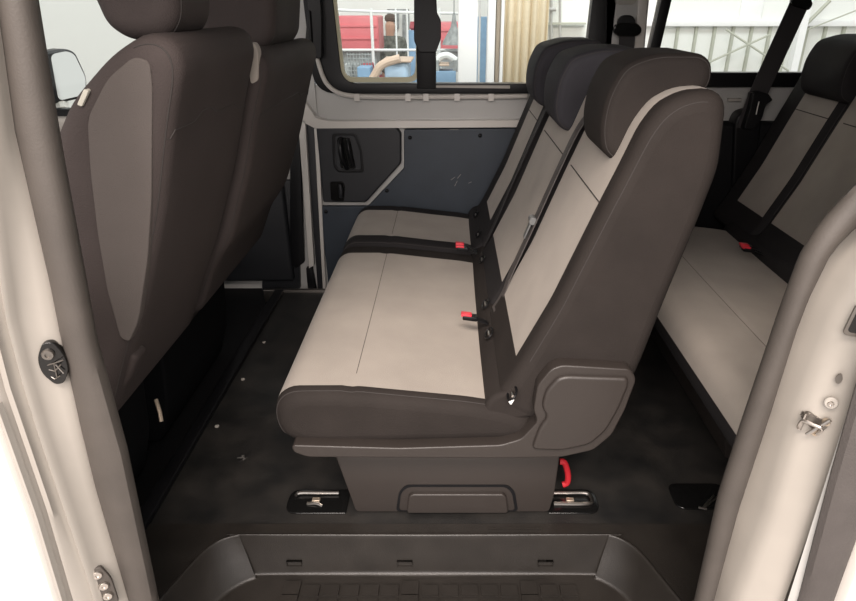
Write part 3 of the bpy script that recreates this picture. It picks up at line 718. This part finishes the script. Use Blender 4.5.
for i, (u, v_) in enumerate([(264, 342), (243, 379), (217, 426), (132, 446), (120, 416)]):
    c = at(u, v_, 'z', .001 if i < 3 else -.03)
    if i >= 3: c = at(u, v_, 'z', -.058)
    mb = MB().lathe([(.007, 0), (.007, .003), (.004, .005), (.0005, .005)], c, (0, 0, 1), 12)
    mb.go('floor_bolt', 'paint_dull', None, loc=c, label=['small pale floor bolt farthest along the left rail', 'small pale floor bolt midway along the left rail', 'small pale floor bolt nearest the door by the left rail', 'pale bolt on the black cab floor by the left door seal', 'pale bolt on the black cab floor just below the front seat back'][i], cat='bolt', group='floor bolts')

# ---- seat belts -----------------------------------------------------------
def bp(z, y, off=0): return Vector((.137+.385*(z-.40)-off if z > .45 else .12-off, y, z))
t = thing('seat_belt', 'grey seat belt running down between the two double-bench backrests', 'seat belt', (.3, 1.7, .42), 'seat belts')
pth = smooth_path([bp(1.0, 1.70, -.01), bp(.95, 1.70, .006), bp(.84, 1.695, .010), bp(.68, 1.69, .010), bp(.54, 1.68, .012), bp(.47, 1.675, .008), (.13, 1.67, .425)], 6)
MB().ribbon(pth, (0, 1, 0), .046, .0022).go('webbing', 'belt_grey', t)
c = bp(.70, 1.69, .018); MB().tube([c+Vector((.0, -.016, 0)), c+Vector((0, .016, 0))], .011, 12).go('guide_button', 'buckle_grey', t, bevel=0)
mb = MB(); mb.ribbon([c+Vector((-.002, .0, 0)), c+Vector((-.02, .01, -.055))], (0, 1, 0), .022, .005); mb.go('tongue', 'buckle_grey', t, bevel=.0015)
t = thing('seat_belt', 'black seat belt between the middle headrest and the far single seat', 'seat belt', (.3, 2.23, .42), 'seat belts')
pth = smooth_path([bp(1.0, 2.225, -.01), bp(.95, 2.225, .006), bp(.84, 2.23, .010), bp(.66, 2.235, .012), bp(.50, 2.24, .01), (.13, 2.24, .42)], 6)
MB().ribbon(pth, (0, 1, 0), .040, .0022).go('webbing', 'belt_web', t)
t = thing('seat_belt', 'black belt hanging from the light pillar between the far windows', 'seat belt', at(628, 30, 'y', yW-.07), 'seat belts')
yb = yW-.065
mb = MB(); mb.prism(roundpoly(XZ([(619, 18), (624, 14.5), (631, 14.5), (635, 19), (636, 34), (617, 34)], yb), .012), yb-.012, yb+.03); mb.go('anchor_cover', 'black_plastic', t, bevel=.005)
mb = MB(); mb.prism(roundpoly(XZ([(613, 26), (618, 22), (636, 22), (641, 27), (641, 32), (636, 36), (618, 36), (613, 32)], yb-.01), .012), yb-.022, yb-.004); mb.go('guide_loop', 'gloss_black', t, bevel=.004)
MB().ribbon([at(627.5, 33, 'y', yb-.012), at(625, 62, 'y', yb-.005), at(621, 110, 'y', yb), at(617, 150, 'y', yb)], (1, 0, 0), .066, .002).go('webbing', 'belt_web', t)
t = thing('seat_belt', 'black shoulder belt crossing the rear window down to a floor reel', 'seat belt', at(745, 130, 'y', 2.75), 'seat belts')
a, b_, c = at(799, -45, 'y', 2.80), at(797, 3, 'y', 2.78), at(757, 92, 'y', 2.76)
mb = MB(); mb.prism(roundpoly(XZ([(790, 3), (792, -8), (808, -8), (812, 4), (808, 10), (794, 6)], 2.76), .01), 2.75, 2.77); mb.go('guide_loop', 'gloss_black', t, bevel=.003)
MB().ribbon([at(800, 2, 'y', 2.77), at(778, 50, 'y', 2.77), at(757, 96, 'y', 2.77), at(745, 128, 'y', 2.78)], (1, 0, 0), .080, .003).go('webbing', 'belt_web', t)
mb = MB(); mb.prism(roundpoly(XZ([(751, 92), (757, 90), (767, 93), (771, 99), (764, 104), (760, 118), (752, 128), (742, 128), (748, 108)], 2.76), .008), 2.74, 2.79); mb.go('lower_guide', 'black_plastic', t, bevel=.004)
mb = MB(); mb.tube([at(759, 101, 'y', 2.735), at(756, 114, 'y', 2.735)], .003, 8); mb.go('pin', 'metal', t)
mb = MB(); mb.prism(roundpoly(XZ([(733, 122), (738, 112), (750, 108), (760, 118), (752, 200), (730, 200)], 2.80), .02), 2.78, 2.86); mb.go('reel_cover', 'black_plastic', t, bevel=.01)
mb = MB(); pth = smooth_path([(DX+.40, 1.90, 1.02), (DX+.345, 1.89, .93), (DX+.24, 1.89, .68), (DX+.15, 1.89, .48), (DX+.11, 1.89, .43)], 6)
t = thing('seat_belt', 'black seat belt between the rear bench backrests', 'seat belt', (DX+.2, 1.89, .43), 'seat belts')
MB().ribbon(pth, (0, 1, 0), .075, .003).go('webbing', 'belt_web', t)

# ---- front seats ------------------------------------------------------------
FB = [(-.93, .47), (-.86, .66), (-.80, .84), (-.722, 1.0), (-.655, 1.10), (-.565, 1.178), (-.50, 1.212), (-.455, 1.20), (-.445, 1.16), (-.475, 1.08), (-.53, .90), (-.60, .72), (-.665, .58), (-.725, .44), (-.80, .42)]
def front_seat(label, y0, y1, dz, hy0, hy1, side):
    t = thing('front_seat', label, 'front seat', (-.9, (y0+y1)/2, -.06), 'front cab seats')
    P = Pad([(a, b_+(dz if b_ > .6 else 0)) for a, b_ in FB], y0, y1, .036, n=120, mids=10, rounded=.03)
    a = P.split(lambda c, cap: 'b')['b'].go('back_cover', 'brown_fabric', t)
    if side: MB().prism(roundpoly(XZ([(88, 118), (108, 78), (134, 56), (150, 60), (153, 85), (152, 200), (148, 260), (139, 320), (130, 341), (121, 337), (108, 290), (98, 231), (91, 170)], y0), .02), y0-.003, y0+.02).go('side_panel', side, t, bevel=.002)
    mb = MB(); j = 3; seam(mb, run(P.g[j], lambda p: p.z > .5 and p.x > -.60+.37*(p.z-1)), .0013)
    jr = range(3, len(P.g)-1); 
    def nr(j_, z_): return min((p for p in P.g[j_] if p.x > -.60+.37*(z_-1)), key=lambda p: abs(p.z-z_))
    seam(mb, [nr(j_, 1.04+dz+.02*math.sin(i*.25)) for i, j_ in enumerate(jr)], .0013); mb.go('seam', 'stitch', a)
    hz = dz-.022 if side else dz-.02
    FH = [(-.605 if side else -.67, 1.28+hz), (-.60 if side else -.66, 1.242+hz), (-.565, 1.218+hz), (-.50, 1.216+hz), (-.47, 1.25+hz), (-.455, 1.33+dz), (-.47, 1.40+dz), (-.53, 1.43+dz), (-.62, 1.42+dz), (-.65, 1.34+dz)]
    H = Pad(FH, hy0, hy1, .032, n=80, mids=6, rounded=.02); hh = H.split(lambda c, cap: 'h')['h'].go('headrest', 'brown_fabric', t)
    mb = MB(); seam(mb, H.g[6]+[H.g[6][0]], .0013); mb.go('seam', 'stitch', hh)
    for s_ in (.32, .68):
        yy = hy0+(hy1-hy0)*s_; MB().tube([(-.56, yy, 1.16+dz), (-.565, yy, 1.26+dz)], .006, 10).go('headrest_post', 'metal', t)
    # base, cushion
    C = Pad([(-1.38, .30), (-1.42, .38), (-1.34, .45), (-1.0, .42), (-.90, .42), (-.84, .38), (-.86, .29)], y0, y1, .04, n=60, mids=6); C.split(lambda c, cap: 'h')['h'].go('cushion', 'brown_fabric', t)
    MB().prism(roundpoly([(-1.30, -.055), (-.95, -.055), (-.90, .10), (-.88, .31), (-1.34, .31)], .03), y0+.05, y1-.04).go('seat_base', 'matt_black', t, bevel=.01)
    return t, P
t, P = front_seat('brown-grey front seat back closest to the left door post', 1.09, 1.56, .0, 1.16, 1.36, 'brown_side_fabric')
q = at(83, 97, 'y', 1.085)
mb = MB(); mb.prism(roundpoly(XZ([(78, 104), (83, 106), (90, 90), (85, 88)], 1.092), .003), 1.088, 1.12); mb.go('side_tag', 'tag_cream', t, bevel=.001, label='cream tag on the seat edge')
mb = MB(); mb.prism(roundpoly(XZ([(102, 350), (128, 345), (142, 352), (134, 376), (118, 396), (108, 392)], 1.13), .02), 1.11, 1.16); hs = mb.go('hinge_cover', 'brown_fabric', t, bevel=.01)
mb = MB(); mb.tube(smooth_path([at(u, v_, 'y', 1.105) for u, v_ in [(98, 352), (104, 356), (109, 366), (112, 380), (109, 392)]], 5), .008, 10); mb.go('hinge_lip', 'grey_plastic', t)
mb = MB(); mb.tube([(-.505, 1.18, 1.198), (-.50, 1.42, 1.199)], .004, 8); mb.go('piping', 'buckle_grey', t)
t, P = front_seat('wider front seat back behind the first, next to the far door', 1.60, 2.27, -.055, 1.78, 2.13, None)
mb = MB(); 
mb.prism(roundpoly(XZ([(244, 43), (254, 42), (258, 50), (258, 80), (251, 84), (248, 66)], 1.60), .008), 1.60, 1.63); mb.go('shoulder_patch', 'light_fabric', t, bevel=.004, label='light grey cloth patch')
mb = MB(); p = at(155, 401, 'z', -.02)
mb.tube([at(156, 399, 'y', 1.22), at(160, 412, 'y', 1.20), at(161.5, 421, 'y', 1.19)], .0045, 8)
mb.go('seat_adjuster_rod', 'brass_metal', None, loc=at(160, 420, 'y', 1.19), label='small brass-coloured rod below the front seat base', cat='rod')
struct('trim_15', MB().tube([at(120, 437, 'z', -.055), at(154, 397, 'z', -.055), (-1.02, 2.2, -.055)], .004, 6), 'metal_dark')

# ================================================================== OUTSIDE
t = thing('side_mirror', 'black-framed door mirror seen through the cab window', 'mirror', (-1.85, 3.05, .85))
mp = roundpoly(XZ([(44, 51), (66, 48), (76, 52), (88, 78), (88, 98), (56, 101), (50, 96)], 3.10), .03, 5)
mg = roundpoly(XZ([(50, 53), (66, 50.5), (74, 54), (86, 79), (85, 95), (58, 98)], 3.10), .025, 5)
mc_ = Vector((-1.79, 3.10, 0)); mt = Vector((.50, .866, 0)); mn = Vector((.866, -.50, 0))
def mprism(pts, h0, h1):
    n = len(pts); v = [mc_+mt*(a-mc_.x)+Vector((0, 0, b_))+mn*h for h in (h0, h1) for a, b_ in pts]
    return MB().add(v, [list(range(n)), list(range(2*n-1, n-1, -1))]+[(i, i+n, (i+1) % n+n, (i+1) % n) for i in range(n)])
mprism(mp, -.10, 0).go('housing', 'black_plastic', t, bevel=.012)
mprism(mg, -.002, .004).go('mirror_glass', 'mirror_glass', t)
MB().tube([at(60, 97, 'y', 3.13), at(64, 112, 'y', 2.99)], .03, 10).go('mirror_arm', 'paint_white', t)

def P3(u, v_, y): return at(u, v_, 'y', y)
# back wall of the workshop
mb = MB(); mb.box((-9, 9.6, -.62), (9, 9.7, 4.5))
wl = struct('wall_back', mb, 'wall_white')
# sheet wall beyond the rear window
t = thing('sheet_wall', 'white ribbed sheet wall with crossed bracing beyond the rear window', 'wall', (4.2, 7.9, -.62))
zt = P3(700, 26, 7.8).z
MB().box((1.2, 7.9, -.62), (8, 7.95, 3.8)).go('upper_wall', 'wall_white', t)
MB().box((1.3, 7.80, zt), (8, 7.9, zt+.07)).go('ledge', 'column_white', t, bevel=.01)
mb = MB()
x_ = 1.35
while x_ < 7.8: mb.box((x_, 7.86, -.6), (x_+.03, 7.9, zt)); x_ += .215
mb.go('rib', 'wall_rib', t)
mb = MB(); zl = P3(720, 27, 7.6).z
mb.tube([P3(726, 29, 7.6), P3(800, 78, 7.6)], .012, 6); mb.tube([P3(700, 66, 7.6), P3(770, 34, 7.6)], .012, 6); mb.tube([P3(800, 30, 7.6), P3(830, 0, 7.6)], .02, 6); mb.tube([P3(805, 30, 7.6), P3(856, 10, 7.6)], .008, 6)
mb.go('bracing_cable', 'wall_rib', t)
MB().box((P3(804, 0, 7.6).x, 7.55, -.62), (P3(811, 0, 7.6).x, 7.65, 3.6)).go('post', 'column_white', t)
MB().box((P3(742, 0, 7.88).x, 7.86, P3(742, 20, 7.88).z), (P3(764, 0, 7.88).x, 7.9, P3(764, 4, 7.88).z+.1)).go('hatch', 'column_white', t, bevel=.01)
# red truck bodies
def truck(label, u0, u1, vt, vb, y):
    a, b_ = P3(u0, vb, y), P3(u1, vt, y); t = thing('truck_body', label, 'truck body', ((a.x+b_.x)/2, y, -.62), 'red truck bodies')
    MB().box((a.x, y, a.z), (b_.x, y+.6, b_.z)).go('side_panel', 'truck_red', t, bevel=.02)
    mb = MB(); 
    for f_ in (.35, .7): mb.box((a.x+.02, y-.02, a.z+(b_.z-a.z)*f_), (b_.x-.02, y, a.z+(b_.z-a.z)*f_+.02))
    mb.go('rib', 'truck_red', t)
    MB().box((a.x+.05, y+.1, a.z-.25), (b_.x-.05, y+.5, a.z)).go('chassis', 'grille_grey', t)
    for xx in (a.x+.25, b_.x-.25):
        MB().lathe([(.02, -.12), (.30, -.12), (.33, -.08), (.33, .08), (.30, .12), (.02, .12)], (xx, y+.25, -.29), (0, 1, 0), 20).go('wheel', 'matt_black', t)
truck('red truck body behind the railing, left half of the sliding window', 335, 378, 15.5, 51, 8.0)
truck('red truck body behind the railing, right of the window divider', 437, 463, 22, 50, 8.0)
# railing
t = thing('railing', 'white tubular safety railing outside the sliding window', 'railing', (-.2, 6.3, -.62))
yr = 6.3
MB().tube([P3(330, 49.5, yr), P3(460, 49.5, yr)], .012, 8).go('mid_rail', 'rail_white', t)
MB().tube([P3(330, 9, yr), P3(372, 11, yr), P3(460, 13, yr)], .012, 8).go('top_rail', 'rail_white', t)
for u in (371, 395.5, 407, 439): 
    a = P3(u, 10, yr); MB().tube([(a.x, yr, a.z+.02), (a.x, yr, -.62)], .014 if u in (371, 439) else .008, 8).go('post', 'rail_white', t)
# mesh panel, machine, hoses
t = thing('mesh_cage', 'grey wire mesh cage standing below the railing on the left', 'cage', P3(358, 90, 6.0))
mb = MB()
for i in range(9): a = P3(347+i*3, 52, 6.0); b_ = P3(347+i*3, 92, 6.0); mb.tube([a, (a.x, 6.0, -.6)], .005, 5)
for v_ in range(54, 92, 4): mb.tube([P3(347, v_, 6.0), P3(371, v_, 6.0)], .005, 5)
mb.go('wire', 'grille_grey', t)
for u, w_ in ((350, .05), (358, .07), (366, .06)):
    a = P3(u, 66, 6.1); MB().box((a.x-w_, 6.08, -.62), (a.x+w_, 6.25, a.z+.03)).go('contents', 'grille_grey' if u != 366 else 'cloth_red', t, bevel=.02)
t = thing('work_cabinet', 'pale blue rounded machine cabinet outside below the railing', 'cabinet', P3(397, 90, 5.6))
a, b_ = P3(385, 88, 5.6), P3(408, 62, 5.6)
MB().box((a.x, 5.6, -.62), (b_.x, 6.0, b_.z)).go('cabinet_body', 'pale_blue', t, bevel=.04)
MB().box((a.x-.02, 5.58, b_.z), (b_.x+.03, 6.02, b_.z+.02)).go('cabinet_top', 'hose_beige', t, bevel=.008)
mb = MB()
MB().tube(smooth_path([P3(364, 92, 5.5), P3(374, 76, 5.5), P3(380, 66, 5.5), P3(389, 61, 5.5), P3(400, 58, 5.5)], 5), .035, 10).go('hose', 'hose_beige', None, loc=P3(375, 76, 5.5), label='thick beige hose curving up to the blue cabinet', cat='hose')
t = thing('storage_bin', 'mid-blue storage bin beside the mesh cage', 'bin', P3(365, 80, 5.8))
a, b_ = P3(359, 90, 5.8), P3(371, 66, 5.8); MB().box((a.x, 5.75, -.62), (b_.x, 5.95, b_.z)).go('bin_body', 'steel_blue', t, bevel=.01)
t = thing('tool_board', 'white tool board with dark frame behind the walking person', 'board', P3(400, 30, 9.3))
a, b_ = P3(391, 47, 9.3), P3(407, 11, 9.3); MB().box((a.x, 9.3, a.z), (b_.x, 9.34, b_.z)).go('board_face', 'wall_white', t)
frame_ring([(a.x-.03, a.z-.03), (b_.x+.03, a.z-.03), (b_.x+.03, b_.z+.03), (a.x-.03, b_.z+.03)], [(a.x, a.z), (b_.x, a.z), (b_.x, b_.z), (a.x, b_.z)], 9.27, 9.34).go('board_frame', 'grille_grey', t)
mb = MB()
for (u, v0, v1) in ((394, 14, 24), (397.5, 12, 28), (404, 14, 40)): mb.tube([P3(u, v0, 9.25), P3(u, v1, 9.25)], .025, 6)
mb.go('hanging_tool', 'grille_grey', t)
MB().box((a.x+.1, 9.29, -.62), (a.x+.15, 9.33, a.z)).go('leg', 'grille_grey', t); MB().box((b_.x-.15, 9.29, -.62), (b_.x-.1, 9.33, a.z)).go('leg', 'grille_grey', t)
t = thing('blue_drum', 'blue drum with orange cap right behind the tool board', 'drum', P3(412, 45, 6.8))
a, b_ = P3(409, 47, 6.8), P3(415, 30, 6.8); cx = (a.x+b_.x)/2
MB().lathe([(.06, 0), (.07, .02), (.07, b_.z+.60), (.06, b_.z+.62)], (cx+.02, 6.9, -.62), (0, 0, 1), 16).go('drum_body', 'steel_blue', t)
MB().lathe([(.03, 0), (.05, .02), (.04, .08)], (cx+.02, 6.9, b_.z), (0, 0, 1), 12).go('cap', 'cloth_red', t)
# parked motorbike-like machine right of the divider: hood and cart
t = thing('service_cart', 'white topped service cart with dark wheels right of the window divider', 'cart', P3(446, 90, 6.0))
a, b_ = P3(436, 84, 6.0), P3(456, 56, 6.0)
MB().tube(smooth_path([P3(437, 60, 6), P3(441, 56, 6), P3(448, 55, 6), P3(456, 60, 6)], 4), .03, 8).go('cover', 'rail_white', t)
MB().box((a.x, 5.95, a.z), (b_.x, 6.2, a.z+.12)).go('tray', 'steel_blue', t, bevel=.01)
MB().box((a.x+.03, 5.95, a.z+.16), (b_.x-.06, 6.2, b_.z-.06)).go('box', 'hose_beige', t, bevel=.01)
MB().box((a.x, 5.97, -.62), (a.x+.03, 6.18, b_.z-.03)).go('leg', 'grille_grey', t); MB().box((b_.x-.03, 5.97, -.62), (b_.x, 6.18, b_.z-.03)).go('leg', 'grille_grey', t)
t = thing('work_lamp', 'dark drooping shade hanging before the red truck body by the column', 'lamp', P3(454, 30, 6.2))
mb = MB(); mb.lathe([(.01, .0), (.03, -.12), (.10, -.24), (.11, -.27)], P3(454, 12, 6.2), (0, 0, 1), 14); mb.go('lamp_shade', 'grille_grey', t)
MB().tube([P3(454, 12, 6.2), P3(454, -90, 6.2)], .006, 6).go('cord', 'grille_grey', t)
def slab(name, label, u0, u1, y, m_, cat, dep=.15, group=None):
    a, b_ = P3(u0, 60, y), P3(u1, 60, y)
    return MB().box((a.x, y, -.62), (b_.x, y+dep, 3.6)).go(name, m_, None, loc=((a.x+b_.x)/2, y, -.62), label=label, cat=cat, bevel=.01, group=group)
slab('column', 'wide white column right of the sliding window divider', 458, 477, 5.0, 'column_white', 'column')
slab('column', 'narrow white column between the wide column and the curtain', 487, 494.5, 5.0, 'column_white', 'column')
slab('frame_post', 'taupe post edging the cream curtain', 495, 499.5, 5.05, 'taupe', 'post', .08)
slab('frame_post', 'slim white post touching the cream curtain', 500, 503, 5.0, 'column_white', 'post', .08)
slab('blue_locker', 'blue locker glimpsed between the two white columns', 474, 490, 6.4, 'steel_blue', 'locker', .3).scale.z = .42
slab('glass_door_frame', 'thin white frame before the blue locker', 478, 480, 5.2, 'column_white', 'frame', .04)
# corrugated curtain
a, b_ = P3(503, 60, 5.1), P3(546, 60, 5.1); N = 60; v = []
for j, z in enumerate((-.6, 3.4)):
    for i in range(N+1): v.append((a.x+(b_.x-a.x)*i/N, 5.1+.016*math.sin(i/N*2*math.pi*5.5)+.004*math.sin(i*.9), z))
o = MB().add(v, [(i, i+1, N+1+i+1, N+1+i) for i in range(N)]).go('curtain', 'curtain_cream', None, loc=((a.x+b_.x)/2, 5.1, -.6), label='cream pleated strip curtain outside the sliding window', cat='curtain')
sm = o.modifiers.new('thick', 'SOLIDIFY'); sm.thickness = .006
t = thing('partition', 'pale partition wall with pipes right of the cream curtain', 'partition', P3(570, 90, 5.4))
a, b_ = P3(546, 60, 5.4), P3(600, 60, 5.4); MB().box((a.x, 5.4, -.62), (b_.x+.25, 5.45, 3.4)).go('board', 'wall_white', t)
mb = MB(); mb.tube([P3(551, 40, 5.35), P3(551, -60, 5.35)], .012, 8); mb.tube([P3(560, 60, 5.35), P3(560, -60, 5.35)], .010, 8); mb.tube([P3(545, 9, 5.34), P3(556, 9, 5.34)], .014, 8); mb.go('pipe', 'paint_inner', t)
MB().box((P3(545, 30, 5.36).x, 5.34, P3(545, 24, 5.36).z), (P3(585, 30, 5.36).x, 5.39, P3(545, 22, 5.36).z)).go('ledge', 'wall_rib', t)

# person walking behind the railing
def skin(name, pts, edges, rad, m_, parent, root=0):
    me = bpy.data.meshes.new(name); org = ORG[parent.name]; me.from_pydata([Vector(p)-org for p in pts], edges, [])
    o_ = bpy.data.objects.new(name, me); COL.objects.link(o_); o_.parent = parent; ORG[o_.name] = org
    sk = o_.modifiers.new('skin', 'SKIN'); ly = me.skin_vertices
    if not len(ly):
        bm = bmesh.new(); bm.from_mesh(me); bm.verts.layers.skin.verify(); bm.to_mesh(me); bm.free()
    for i, r in enumerate(rad): me.skin_vertices[0].data[i].radius = (r, r*.85) if not isinstance(r, tuple) else r
    me.skin_vertices[0].data[root].use_root = True
    sb = o_.modifiers.new('sub', 'SUBSURF'); sb.levels = 1; sb.render_levels = 1; me.materials.append(M[m_]); return o_
pc = P3(389, 12, 9.0); bx, by, gz = pc.x, 9.0, -.60
t = thing('person', 'person in a patterned grey top walking behind the white railing', 'person', (bx, by, gz))
V = lambda x_, y_, z_: (bx+x_, by+y_, gz+z_)
body = [V(0, 0, .95), V(0, 0, 1.15), V(0, 0, 1.38), V(0, 0, 1.48), V(.01, -.01, 1.56), V(.015, -.01, 1.68), V(-.09, 0, .90), V(-.10, .04, .50), V(-.12, .12, .08), V(-.10, .04, .03),
        V(.09, 0, .90), V(.11, -.06, .50), V(.12, -.08, .08), V(.14, -.18, .03), V(-.17, 0, 1.38), V(-.21, -.03, 1.10), V(-.19, -.14, .90), V(.17, 0, 1.38), V(.22, .02, 1.10), V(.24, -.08, .88)]
ed = [(0, 1), (1, 2), (2, 3), (3, 4), (4, 5), (0, 6), (6, 7), (7, 8), (8, 9), (0, 10), (10, 11), (11, 12), (12, 13), (2, 14), (14, 15), (15, 16), (2, 17), (17, 18), (18, 19)]
skin('body', body, ed, [.12, .11, .12, .05, .075, .08, .08, .055, .035, .04, .08, .055, .035, .04, .05, .038, .028, .05, .038, .028], 'skin', t)
skin('jacket', [body[0], body[1], V(0, 0, 1.36), V(0, 0, 1.49), V(-.16, 0, 1.40), body[15], V(.16, 0, 1.40), body[18]], [(0, 1), (1, 2), (2, 3), (2, 4), (4, 5), (2, 6), (6, 7)], [.17, .165, .175, .085, .10, .075, .10, .075], 'camo', t)
skin('trousers', [body[0], body[6], body[7], body[8], body[10], body[11], body[12]], [(0, 1), (1, 2), (2, 3), (0, 4), (4, 5), (5, 6)], [.13, .10, .072, .06, .10, .072, .06], 'cloth_red', t)
skin('hair', [V(.015, .02, 1.64), V(.015, .02, 1.70), V(.015, .02, 1.76)], [(0, 1), (1, 2)], [.075, .098, .06], 'hair', t)
skin('bag', [V(-.22, -.02, 1.28), V(-.24, -.02, 1.0)], [(0, 1)], [.07, .09], 'cloth_blue', t)
